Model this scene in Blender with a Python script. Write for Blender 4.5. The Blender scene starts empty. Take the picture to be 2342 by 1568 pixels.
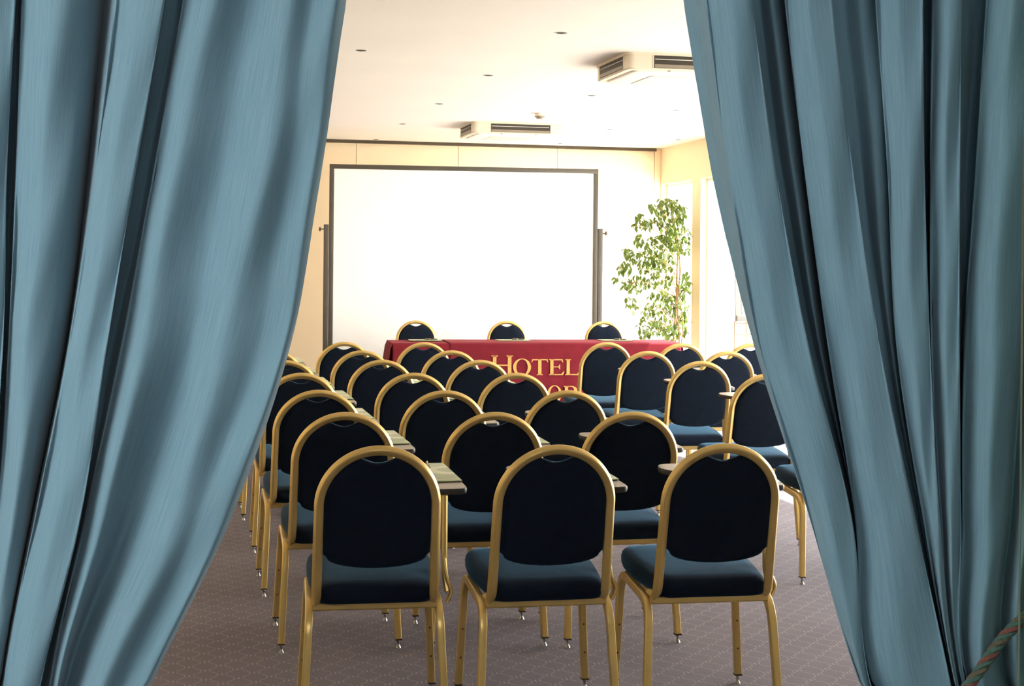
import bpy, bmesh, math, random
from mathutils import Vector, Matrix
random.seed(7)
S = bpy.context.scene
COL = S.collection
F_PX, CX, HOR, EYE, ROLL = 3370.0, 1171.0, 600.0, 1.5, 0.0095      # focal length and horizon of the 2342 x 1568 frame, eye height

# ------------------------------------------------------------------ camera, world, sun, lamps
cam_d = bpy.data.cameras.new('camera'); cam_d.sensor_width = 36.0
cam_d.lens = 36.0*F_PX/2342.0; cam_d.shift_y = -(784.0-HOR)/2342.0; cam_d.clip_start = 0.05
cam = bpy.data.objects.new('camera', cam_d); cam.location = (0, 0, EYE); cam.rotation_mode = 'QUATERNION'
cam.rotation_quaternion = (Matrix.Rotation(math.pi/2, 3, 'X') @ Matrix.Rotation(ROLL, 3, 'Z')).to_quaternion()   # the photograph leans half a degree
COL.objects.link(cam); S.camera = cam
S.view_settings.view_transform = 'Standard'; S.view_settings.look = 'None'
S.view_settings.gamma = 1.0; S.view_settings.use_curve_mapping = False
S.view_settings.exposure = 0.0
S.cycles.max_bounces = 9; S.cycles.diffuse_bounces = 6; S.cycles.glossy_bounces = 4
S.cycles.transparent_max_bounces = 12; S.cycles.caustics_reflective = False; S.cycles.caustics_refractive = False
S.cycles.sample_clamp_indirect = 12.0

W = bpy.data.worlds.new('sky'); S.world = W; W.use_nodes = True
W.node_tree.nodes['Background'].inputs[0].default_value = (0.96, 0.98, 1.0, 1)
W.node_tree.nodes['Background'].inputs[1].default_value = 15.5

def ray(x, y):
    """frame pixel -> (right, down) offsets from the level horizon point, camera roll taken out"""
    u, v = x-CX, y-HOR; return u+ROLL*v, v-ROLL*u
def at(x, y, Y):
    a, b = ray(x, y); return Vector((a/F_PX*Y, Y, EYE-b/F_PX*Y))
def onz(x, y, z):
    a, b = ray(x, y); Y = (EYE-z)*F_PX/b; return Vector((a/F_PX*Y, Y, z))
A_ROOM = math.radians(13.0)
RV = Vector((math.cos(A_ROOM), math.sin(A_ROOM), 0)); FV = Vector((-math.sin(A_ROOM), math.cos(A_ROOM), 0))
CEIL = 2.84
P0 = onz(1512, 340, CEIL); P0.z = 0
def room(r, f, z=0.0):
    """room coordinates from the far right corner: r along the back wall (negative = left), f along the window wall (negative = towards camera)"""
    return P0 + RV*r + FV*f + Vector((0, 0, z))

sd = bpy.data.lights.new('sun', 'SUN'); sd.energy = 28.0; sd.angle = math.radians(0.6); sd.color = (1, 0.93, 0.82)
so = bpy.data.objects.new('sun', sd); COL.objects.link(so); so.location = (12, 8, 12)
e = math.radians(52)
travel = (-RV*math.cos(e)*0.97 + FV*math.cos(e)*0.24 + Vector((0, 0, -math.sin(e)))).normalized()
so.rotation_euler = travel.to_track_quat('-Z', 'Y').to_euler()

def area(name, loc, size, power, color, target):
    d = bpy.data.lights.new(name, 'AREA'); d.shape = 'RECTANGLE'; d.size, d.size_y = size; d.energy = power; d.color = color
    o = bpy.data.objects.new(name, d); COL.objects.link(o); o.location = loc
    o.rotation_euler = (Vector(target)-Vector(loc)).to_track_quat('-Z', 'Y').to_euler(); return o
area('lobby_lamp', (0.6, -0.9, 2.75), (1.5, 1.1), 56, (0.98, 0.985, 1.0), (0.0, 2.2, 0.9))

# ------------------------------------------------------------------ materials
def mat(name, col, rough=0.6, metal=0.0, sheen=0.0, sheen_tint=(1, 1, 1), sheen_rough=0.4, spec=0.5, noise=None, bump=None, coat=0.0):
    m = bpy.data.materials.new(name); m.use_nodes = True
    nt = m.node_tree; b = nt.nodes['Principled BSDF']
    b.inputs['Base Color'].default_value = (*col, 1); b.inputs['Roughness'].default_value = rough
    b.inputs['Metallic'].default_value = metal; b.inputs['Specular IOR Level'].default_value = spec
    b.inputs['Sheen Weight'].default_value = sheen; b.inputs['Sheen Tint'].default_value = (*sheen_tint, 1)
    b.inputs['Sheen Roughness'].default_value = sheen_rough; b.inputs['Coat Weight'].default_value = coat
    if noise or bump:
        tc = nt.nodes.new('ShaderNodeTexCoord'); n = nt.nodes.new('ShaderNodeTexNoise')
        n.inputs['Scale'].default_value = (noise or bump)[0]; n.inputs['Detail'].default_value = 4
        nt.links.new(tc.outputs['Object'], n.inputs['Vector'])
        if noise:
            rr = nt.nodes.new('ShaderNodeValToRGB'); a = noise[1]
            rr.color_ramp.elements[0].position = 0.3; rr.color_ramp.elements[1].position = 0.7
            rr.color_ramp.elements[0].color = (*[c*(1-a) for c in col], 1); rr.color_ramp.elements[1].color = (*[min(1, c*(1+a)) for c in col], 1)
            nt.links.new(n.outputs['Fac'], rr.inputs['Fac']); nt.links.new(rr.outputs['Color'], b.inputs['Base Color'])
        if bump:
            bp = nt.nodes.new('ShaderNodeBump'); bp.inputs['Strength'].default_value = bump[1]; bp.inputs['Distance'].default_value = 0.002
            nt.links.new(n.outputs['Fac'], bp.inputs['Height']); nt.links.new(bp.outputs['Normal'], b.inputs['Normal'])
    return m

M = {}
M['ceiling'] = mat('ceiling_paint', (0.84, 0.795, 0.755), 0.9, noise=(1.3, 0.02))
M['wall'] = mat('cream_wall_paint', (0.91, 0.76, 0.545), 0.75, noise=(2.0, 0.025))
M['panel'] = mat('cream_panel_paint', (0.93, 0.79, 0.585), 0.6, noise=(2.5, 0.02))
M['lobby'] = mat('lobby_wall_paint', (0.40, 0.40, 0.39), 0.9, noise=(2.0, 0.03))
M['trackmetal'] = mat('brown_track', (0.09, 0.065, 0.04), 0.5, noise=(20, 0.1))
M['gold'] = mat('gold_metal', (0.66, 0.465, 0.16), 0.32, metal=0.55, noise=(9, 0.06))
M['fabric'] = mat('navy_velvet', (0.0045, 0.0085, 0.018), 0.9, sheen=0.40, sheen_tint=(0.17, 0.46, 0.74), sheen_rough=0.35, spec=0.15, noise=(25, 0.25), bump=(420, 0.25))
M['steel'] = mat('glide_steel', (0.30, 0.29, 0.27), 0.3, metal=1.0, noise=(30, 0.05))
M['plug'] = mat('brown_leg_plug', (0.06, 0.04, 0.02), 0.5, noise=(30, 0.1))
M['tablet'] = mat('taupe_laminate', (0.34, 0.29, 0.235), 0.42, noise=(60, 0.04))
M['tabedge'] = mat('dark_edge_band', (0.035, 0.032, 0.028), 0.35, noise=(40, 0.1))
M['paper'] = mat('folder_pages', (0.12, 0.15, 0.05), 0.8, noise=(50, 0.1))
M['whitepaper'] = mat('white_paper', (0.85, 0.84, 0.80), 0.8, noise=(50, 0.02))
M['pendark'] = mat('pen_lacquer', (0.05, 0.05, 0.045), 0.25, noise=(80, 0.1))
M['pengold'] = mat('pen_gold', (0.75, 0.58, 0.3), 0.25, metal=0.9, noise=(80, 0.05))
M['cloth'] = mat('red_tablecloth', (0.165, 0.014, 0.022), 0.85, spec=0.12, sheen=0.09, sheen_tint=(1.0, 0.25, 0.28), noise=(14, 0.07), bump=(300, 0.15))
M['letter'] = mat('gold_lettering', (0.60, 0.32, 0.08), 0.6, noise=(30, 0.05))
M['screenframe'] = mat('grey_brown_frame', (0.075, 0.066, 0.052), 0.45, noise=(15, 0.08))
M['screen'] = mat('white_screen', (0.92, 0.92, 0.90), 0.8, noise=(3, 0.01))
M['acbody'] = mat('ivory_plastic', (0.76, 0.69, 0.56), 0.45, noise=(6, 0.02))
M['acdark'] = mat('dark_louver', (0.035, 0.029, 0.02), 0.5, noise=(12, 0.1))
M['acflap'] = mat('grey_flap', (0.26, 0.22, 0.17), 0.4, noise=(12, 0.05))
M['white'] = mat('white_enamel', (0.82, 0.80, 0.76), 0.5, noise=(5, 0.02))
M['terrace'] = mat('pale_terrace_stone', (0.62, 0.58, 0.52), 0.9, noise=(2, 0.08))
M['bark'] = mat('ficus_bark', (0.42, 0.27, 0.13), 0.8, noise=(25, 0.25), bump=(60, 0.5))
M['pot'] = mat('terracotta_pot', (0.40, 0.20, 0.12), 0.8, noise=(12, 0.12))
M['soil'] = mat('potting_soil', (0.05, 0.035, 0.025), 1.0, noise=(40, 0.4), bump=(90, 0.8))
M['beige'] = mat('beige_easel_metal', (0.46, 0.36, 0.25), 0.5, noise=(15, 0.05))
M['tray'] = mat('grey_tray', (0.33, 0.34, 0.32), 0.5, noise=(15, 0.05))
M['brass'] = mat('rail_brass', (0.5, 0.38, 0.2), 0.4, metal=0.8, noise=(15, 0.05))
M['blackmetal'] = mat('black_metal', (0.02, 0.02, 0.02), 0.5, noise=(15, 0.1))
M['glassedge'] = mat('glass_edge', (0.10, 0.11, 0.07), 0.3, noise=(20, 0.05))
M['rope1'] = mat('rope_green', (0.04, 0.09, 0.07), 0.9, noise=(150, 0.3), bump=(600, 0.6))
M['rope2'] = mat('rope_red', (0.13, 0.045, 0.033), 0.9, noise=(150, 0.3), bump=(600, 0.6))
M['rope3'] = mat('rope_tan', (0.085, 0.07, 0.045), 0.9, noise=(150, 0.3), bump=(600, 0.6))

def leaf_mat():
    m = bpy.data.materials.new('ficus_leaf'); m.use_nodes = True; nt = m.node_tree; b = nt.nodes['Principled BSDF']
    oi = nt.nodes.new('ShaderNodeNewGeometry'); rr = nt.nodes.new('ShaderNodeValToRGB')
    rr.color_ramp.elements[0].color = (0.035, 0.075, 0.012, 1); rr.color_ramp.elements[1].color = (0.12, 0.17, 0.03, 1)
    tc = nt.nodes.new('ShaderNodeTexCoord'); n = nt.nodes.new('ShaderNodeTexNoise'); n.inputs['Scale'].default_value = 5
    nt.links.new(oi.outputs['Position'], n.inputs['Vector']); nt.links.new(n.outputs['Fac'], rr.inputs['Fac'])
    nt.links.new(rr.outputs['Color'], b.inputs['Base Color']); b.inputs['Roughness'].default_value = 0.35
    t = nt.nodes.new('ShaderNodeBsdfTranslucent'); t.inputs['Color'].default_value = (0.14, 0.20, 0.03, 1)
    mx = nt.nodes.new('ShaderNodeMixShader'); mx.inputs[0].default_value = 0.35
    nt.links.new(b.outputs[0], mx.inputs[1]); nt.links.new(t.outputs[0], mx.inputs[2])
    nt.links.new(mx.outputs[0], nt.nodes['Material Output'].inputs[0]); return m
M['leaf'] = leaf_mat()

def N(nt, op, a, b=None, c=None):
    n = nt.nodes.new('ShaderNodeMath'); n.operation = op
    for i, v in enumerate((a, b, c)):
        if v is None: continue
        if isinstance(v, (int, float)): n.inputs[i].default_value = v
        else: nt.links.new(v, n.inputs[i])
    return n.outputs[0]

def glass_mat(name, tint, gloss=0.06):
    m = bpy.data.materials.new(name); m.use_nodes = True; nt = m.node_tree; nt.nodes.remove(nt.nodes['Principled BSDF'])
    t = nt.nodes.new('ShaderNodeBsdfTransparent'); t.inputs[0].default_value = (*tint, 1)
    g = nt.nodes.new('ShaderNodeBsdfGlossy'); g.inputs['Roughness'].default_value = 0.02
    lw = nt.nodes.new('ShaderNodeLayerWeight')                                # facing term: the same from both sides of the sheet
    fr = N(nt, 'ADD', 0.02, N(nt, 'MULTIPLY', N(nt, 'POWER', lw.outputs['Facing'], 5.0), 0.45))
    mx = nt.nodes.new('ShaderNodeMixShader'); nt.links.new(fr, mx.inputs[0])
    nt.links.new(t.outputs[0], mx.inputs[1]); nt.links.new(g.outputs[0], mx.inputs[2])
    nt.links.new(mx.outputs[0], nt.nodes['Material Output'].inputs[0]); return m
M['pane'] = glass_mat('window_glass', (0.97, 0.98, 0.97))
M['doorglass'] = glass_mat('door_glass', (0.80, 0.90, 0.82))

def carpet_mat():
    m = bpy.data.materials.new('mauve_carpet'); m.use_nodes = True; nt = m.node_tree; b = nt.nodes['Principled BSDF']
    g = nt.nodes.new('ShaderNodeNewGeometry'); mp = nt.nodes.new('ShaderNodeMapping'); mp.vector_type = 'TEXTURE'
    mp.inputs['Location'].default_value = (-1.1056, 5.380, 0); mp.inputs['Rotation'].default_value = (0, 0, A_ROOM)
    nt.links.new(g.outputs['Position'], mp.inputs['Vector'])
    sp = nt.nodes.new('ShaderNodeSeparateXYZ'); nt.links.new(mp.outputs[0], sp.inputs[0])
    pr, pf = 0.1154, 0.1195
    r = N(nt, 'DIVIDE', sp.outputs[0], pr); f = N(nt, 'DIVIDE', sp.outputs[1], pf)
    u = N(nt, 'ADD', r, f); v = N(nt, 'SUBTRACT', r, f)
    du = N(nt, 'SUBTRACT', u, N(nt, 'ROUND', u)); dv = N(nt, 'SUBTRACT', v, N(nt, 'ROUND', v))
    lw = 0.019
    lu = N(nt, 'LESS_THAN', N(nt, 'ABSOLUTE', du), lw); lv = N(nt, 'LESS_THAN', N(nt, 'ABSOLUTE', dv), lw)
    line = N(nt, 'MAXIMUM', lu, lv)
    rr = N(nt, 'MULTIPLY', N(nt, 'ADD', du, dv), pr/2); ff = N(nt, 'MULTIPLY', N(nt, 'SUBTRACT', du, dv), pf/2)
    near = N(nt, 'SQRT', N(nt, 'ADD', N(nt, 'MULTIPLY', rr, rr), N(nt, 'MULTIPLY', ff, ff)))
    ok = N(nt, 'GREATER_THAN', near, 0.0195); line = N(nt, 'MULTIPLY', line, ok)
    dash = N(nt, 'MULTIPLY', line, 0.6)
    dots = None
    for ox, oy in ((0.0165, 0), (-0.0165, 0), (0, 0.0058), (0, -0.0058)):
        a = N(nt, 'SUBTRACT', rr, ox); c = N(nt, 'SUBTRACT', ff, oy)
        d = N(nt, 'SQRT', N(nt, 'ADD', N(nt, 'MULTIPLY', a, a), N(nt, 'MULTIPLY', c, c)))
        k = N(nt, 'LESS_THAN', d, 0.0034); dots = k if dots is None else N(nt, 'MAXIMUM', dots, k)
    mask = N(nt, 'MAXIMUM', dash, dots)
    n1 = nt.nodes.new('ShaderNodeTexNoise'); n1.inputs['Scale'].default_value = 260; nt.links.new(g.outputs['Position'], n1.inputs['Vector'])
    n2 = nt.nodes.new('ShaderNodeTexNoise'); n2.inputs['Scale'].default_value = 2.2; nt.links.new(g.outputs['Position'], n2.inputs['Vector'])
    base = nt.nodes.new('ShaderNodeValToRGB'); base.color_ramp.elements[0].color = (0.130, 0.114, 0.127, 1); base.color_ramp.elements[1].color = (0.208, 0.182, 0.200, 1)
    base.color_ramp.elements[0].position = 0.25; base.color_ramp.elements[1].position = 0.75
    sm = N(nt, 'ADD', N(nt, 'MULTIPLY', n1.outputs[0], 0.6), N(nt, 'MULTIPLY', n2.outputs[0], 0.4)); nt.links.new(sm, base.inputs[0])
    mx = nt.nodes.new('ShaderNodeMix'); mx.data_type = 'RGBA'; nt.links.new(mask, mx.inputs[0]); nt.links.new(base.outputs[0], mx.inputs[6])
    mx.inputs[7].default_value = (0.40, 0.345, 0.30, 1); nt.links.new(mx.outputs[2], b.inputs['Base Color'])
    b.inputs['Roughness'].default_value = 0.95; b.inputs['Specular IOR Level'].default_value = 0.1
    bp = nt.nodes.new('ShaderNodeBump'); bp.inputs['Strength'].default_value = 0.5; bp.inputs['Distance'].default_value = 0.003
    nt.links.new(n1.outputs[0], bp.inputs['Height']); nt.links.new(bp.outputs[0], b.inputs['Normal']); return m
M['carpet'] = carpet_mat()

def curtain_mat():
    m = bpy.data.materials.new('teal_curtain_weave'); m.use_nodes = True; nt = m.node_tree; b = nt.nodes['Principled BSDF']
    uv = nt.nodes.new('ShaderNodeUVMap'); mp = nt.nodes.new('ShaderNodeMapping'); mp.inputs['Scale'].default_value = (420, 9, 1)
    nt.links.new(uv.outputs[0], mp.inputs[0]); n = nt.nodes.new('ShaderNodeTexNoise'); n.inputs['Scale'].default_value = 1; n.inputs['Detail'].default_value = 5
    n.inputs['Roughness'].default_value = 0.6; nt.links.new(mp.outputs[0], n.inputs['Vector'])
    mp2 = nt.nodes.new('ShaderNodeMapping'); mp2.inputs['Scale'].default_value = (900, 700, 1); nt.links.new(uv.outputs[0], mp2.inputs[0])
    n2 = nt.nodes.new('ShaderNodeTexNoise'); n2.inputs['Scale'].default_value = 1; n2.inputs['Detail'].default_value = 2; nt.links.new(mp2.outputs[0], n2.inputs['Vector'])
    s = N(nt, 'ADD', N(nt, 'MULTIPLY', n.outputs[0], 0.7), N(nt, 'MULTIPLY', n2.outputs[0], 0.3))
    rr = nt.nodes.new('ShaderNodeValToRGB'); rr.color_ramp.elements[0].position = 0.3; rr.color_ramp.elements[1].position = 0.7
    rr.color_ramp.elements[0].color = (0.090, 0.176, 0.226, 1); rr.color_ramp.elements[1].color = (0.158, 0.262, 0.312, 1)
    nt.links.new(s, rr.inputs[0]); nt.links.new(rr.outputs[0], b.inputs['Base Color'])
    b.inputs['Roughness'].default_value = 0.85; b.inputs['Sheen Weight'].default_value = 0.12; b.inputs['Specular IOR Level'].default_value = 0.15
    bp = nt.nodes.new('ShaderNodeBump'); bp.inputs['Strength'].default_value = 0.25; bp.inputs['Distance'].default_value = 0.001
    nt.links.new(s, bp.inputs['Height']); nt.links.new(bp.outputs[0], b.inputs['Normal']); return m
M['curtain'] = curtain_mat()

def folder_mat():
    m = bpy.data.materials.new('green_folder_print'); m.use_nodes = True; nt = m.node_tree; b = nt.nodes['Principled BSDF']
    tc = nt.nodes.new('ShaderNodeTexCoord'); sp = nt.nodes.new('ShaderNodeSeparateXYZ'); nt.links.new(tc.outputs['Object'], sp.inputs[0])
    x, y = sp.outputs[0], sp.outputs[1]
    a = N(nt, 'DIVIDE', N(nt, 'SUBTRACT', x, 0.115), 0.10); c = N(nt, 'DIVIDE', N(nt, 'SUBTRACT', y, 0.03), 0.075)
    d = N(nt, 'SQRT', N(nt, 'ADD', N(nt, 'MULTIPLY', a, a), N(nt, 'MULTIPLY', c, c)))
    ring = N(nt, 'MULTIPLY', N(nt, 'LESS_THAN', d, 1.0), N(nt, 'GREATER_THAN', d, 0.55))
    w = N(nt, 'ABSOLUTE', N(nt, 'SUBTRACT', y, N(nt, 'ADD', 0.115, N(nt, 'MULTIPLY', x, 0.06)))); st1 = N(nt, 'LESS_THAN', w, 0.006)
    w2 = N(nt, 'ABSOLUTE', N(nt, 'SUBTRACT', y, -0.128)); st2 = N(nt, 'LESS_THAN', w2, 0.0035)
    k = N(nt, 'MAXIMUM', ring, N(nt, 'MAXIMUM', st1, st2))
    mx = nt.nodes.new('ShaderNodeMix'); mx.data_type = 'RGBA'; nt.links.new(k, mx.inputs[0])
    mx.inputs[6].default_value = (0.33, 0.365, 0.20, 1); mx.inputs[7].default_value = (0.56, 0.56, 0.37, 1)
    nt.links.new(mx.outputs[2], b.inputs['Base Color']); b.inputs['Roughness'].default_value = 0.45; return m
M['folder'] = folder_mat()

# ------------------------------------------------------------------ helpers
def finish(name, bm, m, parent=None, smooth=True, angle=35):
    bmesh.ops.recalc_face_normals(bm, faces=bm.faces)
    me = bpy.data.meshes.new(name); bm.to_mesh(me); bm.free()
    if smooth:
        for p in me.polygons: p.use_smooth = True
        me.set_sharp_from_angle(angle=math.radians(angle))
    me.materials.append(M[m] if isinstance(m, str) else m)
    o = bpy.data.objects.new(name, me); COL.objects.link(o)
    if parent: o.parent = parent
    return o
def tag(o, label=None, cat=None, group=None, kind=None):
    if label: o['label'] = label
    if cat: o['category'] = cat
    if group: o['group'] = group
    if kind: o['kind'] = kind
    return o
def empty(name, loc, rz=0.0):
    o = bpy.data.objects.new(name, None); o.empty_display_size = 0.1; COL.objects.link(o); o.location = loc; o.rotation_euler = (0, 0, rz); return o
def box(bm, c, s, mx=None, bevel=0.0):
    c = Vector(c); h = Vector(s)/2
    vs = []
    for sx in (-1, 1):
        for sy in (-1, 1):
            for sz in (-1, 1):
                p = c+Vector((sx*h.x, sy*h.y, sz*h.z)); vs.append(bm.verts.new(mx @ p if mx else p))
    fs = [(0, 1, 3, 2), (4, 6, 7, 5), (0, 4, 5, 1), (2, 3, 7, 6), (0, 2, 6, 4), (1, 5, 7, 3)]
    faces = [bm.faces.new([vs[i] for i in f]) for f in fs]
    if bevel:
        es = list({ed for f in faces for ed in f.edges})
        bmesh.ops.bevel(bm, geom=es, offset=bevel, segments=2, affect='EDGES', profile=0.5)
def boxm(c, s, mx=None, bevel=0.0):
    bm = bmesh.new(); box(bm, c, s, mx, bevel); return bm
def hexa(bm, pts):
    """box from 8 points: 4 of the bottom loop, 4 of the top loop"""
    vs = [bm.verts.new(p) for p in pts]
    for f in [(3, 2, 1, 0), (4, 5, 6, 7), (0, 1, 5, 4), (1, 2, 6, 5), (2, 3, 7, 6), (3, 0, 4, 7)]: bm.faces.new([vs[i] for i in f])
def roombox(bm, r0, r1, f0, f1, z0, z1):
    hexa(bm, [room(r0, f0, z0), room(r1, f0, z0), room(r1, f1, z0), room(r0, f1, z0), room(r0, f0, z1), room(r1, f0, z1), room(r1, f1, z1), room(r0, f1, z1)])
def fillet(pts, radii, seg=6):
    out = [Vector(pts[0])]
    for i in range(1, len(pts)-1):
        p, a, b = Vector(pts[i]), Vector(pts[i-1]), Vector(pts[i+1]); r = radii[i-1] if isinstance(radii, (list, tuple)) else radii
        da, db = (a-p), (b-p); r = min(r, da.length*0.49, db.length*0.49); s, t = p+da.normalized()*r, p+db.normalized()*r
        for k in range(seg+1):
            q = k/seg; out.append(s*(1-q)**2 + p*2*q*(1-q) + t*q*q)
    out.append(Vector(pts[-1])); return out
def sweep(bm, path, nrm, wn, wb, ch=0.25, prof=None, caps=True):
    """sweep a chamfered rectangle (wn along the normal, wb across) along the path with parallel transport"""
    path = [Vector(p) for p in path]; n = Vector(nrm).normalized(); rings = []
    if prof is None:
        c = min(wn, wb)*ch; a, b = wn/2, wb/2
        prof = [(a-c, b), (a, b-c), (a, -b+c), (a-c, -b), (-a+c, -b), (-a, -b+c), (-a, b-c), (-a+c, b)]
    for i, p in enumerate(path):
        t = (path[min(i+1, len(path)-1)]-path[max(i-1, 0)]).normalized()
        n = (n - t*n.dot(t)).normalized(); bb = t.cross(n)
        rings.append([bm.verts.new(p+n*x+bb*y) for x, y in prof])
    k = len(prof)
    for i in range(len(rings)-1):
        for j in range(k): bm.faces.new([rings[i][j], rings[i][(j+1) % k], rings[i+1][(j+1) % k], rings[i+1][j]])
    if caps: bm.faces.new(rings[0][::-1]); bm.faces.new(rings[-1])
def rrect(a, b, r, k=4):
    out = []
    for cx_, cy_, a0 in ((a/2-r, b/2-r, 0), (-a/2+r, b/2-r, 90), (-a/2+r, -b/2+r, 180), (a/2-r, -b/2+r, 270)):
        out += [(cx_+r*math.cos(math.radians(a0+90*i/k)), cy_+r*math.sin(math.radians(a0+90*i/k))) for i in range(k+1)]
    return out
def circ(r, k=8): return [(r*math.cos(2*math.pi*i/k), r*math.sin(2*math.pi*i/k)) for i in range(k)]
def lathe(bm, prof, k=16, mx=None):
    rings = []
    for r, z in prof:
        rings.append([bm.verts.new((mx @ Vector((r*math.cos(2*math.pi*i/k), r*math.sin(2*math.pi*i/k), z))) if mx else Vector((r*math.cos(2*math.pi*i/k), r*math.sin(2*math.pi*i/k), z))) for i in range(k)])
    for a, b in zip(rings, rings[1:]):
        for j in range(k): bm.faces.new([a[j], a[(j+1) % k], b[(j+1) % k], b[j]])
    bm.faces.new(rings[0][::-1]); bm.faces.new(rings[-1])
def prism(bm, outline, z0, z1, mx=None):
    f = (lambda p: mx @ p) if mx else (lambda p: p)
    lo = [bm.verts.new(f(Vector((x, y, z0)))) for x, y in outline]; hi = [bm.verts.new(f(Vector((x, y, z1)))) for x, y in outline]
    k = len(lo); bm.faces.new(lo[::-1]); bm.faces.new(hi)
    for j in range(k): bm.faces.new([lo[j], lo[(j+1) % k], hi[(j+1) % k], hi[j]])
def rpoly(pts, radii, seg=5):
    """rounded closed polygon in 2D"""
    out = []; n = len(pts)
    for i in range(n):
        p, a, b = Vector(pts[i]), Vector(pts[i-1]), Vector(pts[(i+1) % n]); r = radii[i] if isinstance(radii, (list, tuple)) else radii
        da, db = a-p, b-p; r = min(r, da.length*.49, db.length*.49); s, t = p+da.normalized()*r, p+db.normalized()*r
        for k in range(seg+1):
            q = k/seg; v = s*(1-q)**2+p*2*q*(1-q)+t*q*q; out.append((v.x, v.y))
    return out
def loops_solid(bm, loops):
    """closed skin through same-length loops, capped at both ends"""
    rs = [[bm.verts.new(p) for p in lp] for lp in loops]; k = len(rs[0])
    for a, b in zip(rs, rs[1:]):
        for j in range(k): bm.faces.new([a[j], a[(j+1) % k], b[(j+1) % k], b[j]])
    bm.faces.new(rs[0][::-1]); bm.faces.new(rs[-1])
def copy_tree(o, parent=None):
    c = o.copy(); COL.objects.link(c)
    if parent: c.parent = parent
    for ch in list(o.children): copy_tree(ch, c)
    return c

# ------------------------------------------------------------------ room shell
def struct(name, bm, m, smooth=False): return tag(finish(name, bm, m, smooth=smooth), kind='structure')
BACK_L = -7.2
# floor: the room and the lobby, ending at the window wall
bm = bmesh.new()
c = [room(0.1, 0.1), room(BACK_L, 0.1), room(BACK_L, -15.2), Vector((-4.4, -3.6, 0)), Vector((5.6, -3.6, 0)), room(0.1, -15.2)]
lo = [bm.verts.new(p+Vector((0, 0, -0.08))) for p in c]; hi = [bm.verts.new(p) for p in c]
bm.faces.new(lo); bm.faces.new(hi[::-1])
for j in range(6): bm.faces.new([lo[j], hi[j], hi[(j+1) % 6], lo[(j+1) % 6]])
tag(struct('floor', bm, 'carpet'), label='mauve grey carpet woven with fine pale diamond lines and dots')
bm = bmesh.new()
lo = [bm.verts.new(p+Vector((0, 0, CEIL))) for p in c]; hi = [bm.verts.new(p+Vector((0, 0, CEIL+.12))) for p in c]
bm.faces.new(lo); bm.faces.new(hi[::-1])
for j in range(6): bm.faces.new([lo[j], hi[j], hi[(j+1) % 6], lo[(j+1) % 6]])
struct('ceiling', bm, 'ceiling')
# back wall: carcass plus panels of its own
bm = bmesh.new(); roombox(bm, BACK_L, 0.25, 0.03, 0.25, 0, CEIL); wb = struct('wall_back', bm, 'wall')
def wall_r(px):
    a, b = -9.0, 0.5
    for _ in range(60):
        m_ = (a+b)/2; p = P0+RV*m_
        if p.x/p.y < ray(px, 345)[0]/F_PX: a = m_
        else: b = m_
    return (a+b)/2
seams = [wall_r(x) for x in (815, 1048, 1275, 1497)]
step = seams[1]-seams[0]; ext = [seams[0]-step*k for k in range(4, 0, -1)]
edges = [BACK_L]+[s for s in ext if s > BACK_L+.1]+seams+[0.0]
for a, b in zip(edges, edges[1:]):
    bm = bmesh.new(); roombox(bm, a+.003, b-.003, 0.0, 0.04, 0.01, CEIL-.03 if b < -.01 else CEIL); finish('panel', bm, 'panel', wb, smooth=False)
bm = bmesh.new(); hi_t = CEIL-.002; roombox(bm, BACK_L, seams[3]+.01, -0.045, 0.0, CEIL-.034, hi_t); roombox(bm, BACK_L, seams[3]+.01, -0.056, -0.045, CEIL-.034, CEIL-.026)
tag(struct('trim_1', bm, 'trackmetal'), label='dark brown folding wall track along the top of back wall')
bm = bmesh.new(); roombox(bm, BACK_L-.2, BACK_L, -14.2, 0.25, 0, CEIL); struct('wall_left', bm, 'wall')
# window wall
WT = 0.12; HEAD = 2.423
openings = [(-0.015, -1.07)]; f = -1.335
while f > -9.5: openings.append((f, f-2.3)); f -= 2.56
bm = bmesh.new(); roombox(bm, 0, WT, -15.2, 0.25, HEAD, CEIL); roombox(bm, 0, WT, -0.015, 0.25, 0, HEAD)
prev = None
for i, (a, b) in enumerate(openings):
    nxt = openings[i+1][0] if i+1 < len(openings) else -15.2
    roombox(bm, 0, WT, nxt, b, 0, HEAD)
struct('wall_right', bm, 'wall')
for i, (a, b) in enumerate(openings):
    w = empty(f'window_{i+1}', room(WT*.7, (a+b)/2, 0)); w['kind'] = 'structure'; bpy.context.view_layer.update()
    inv = Matrix.Translation(-w.location)
    def part(name, m, boxes):
        b_ = bmesh.new()
        for q in boxes: roombox(b_, *q)
        bmesh.ops.transform(b_, matrix=inv, verts=b_.verts); return finish(name, b_, m, w, smooth=False)
    t = .035; r0, r1 = WT*.6, WT*.8
    part('frame', 'white', [(r0, r1, b, a, 0, t), (r0, r1, b, a, HEAD-t, HEAD), (r0, r1, b, b+t, t, HEAD-t), (r0, r1, a-t, a, t, HEAD-t)])
    n = 1 if a-b < 1.2 else 2; cells = [a-t+(b+t-(a-t))*k/n for k in range(n+1)]
    for k in range(n):
        q0, q1 = cells[k], cells[k+1]
        if k: part('mullion', 'white', [(r0, r1, q0-.03, q0+.03, t, HEAD-t)])
        part('pane', 'pane', [(WT*.69, WT*.71, q1+(.03 if k < n-1 else 0), q0-(.03 if k else 0), t, HEAD-t)])
# terrace outside
bm = bmesh.new(); roombox(bm, WT, 18, -30, 12, -.12, -.04)
tag(struct('ground', bm, 'terrace'), label='pale sunlit terrace outside the tall windows')
YW = 2.86
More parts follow.
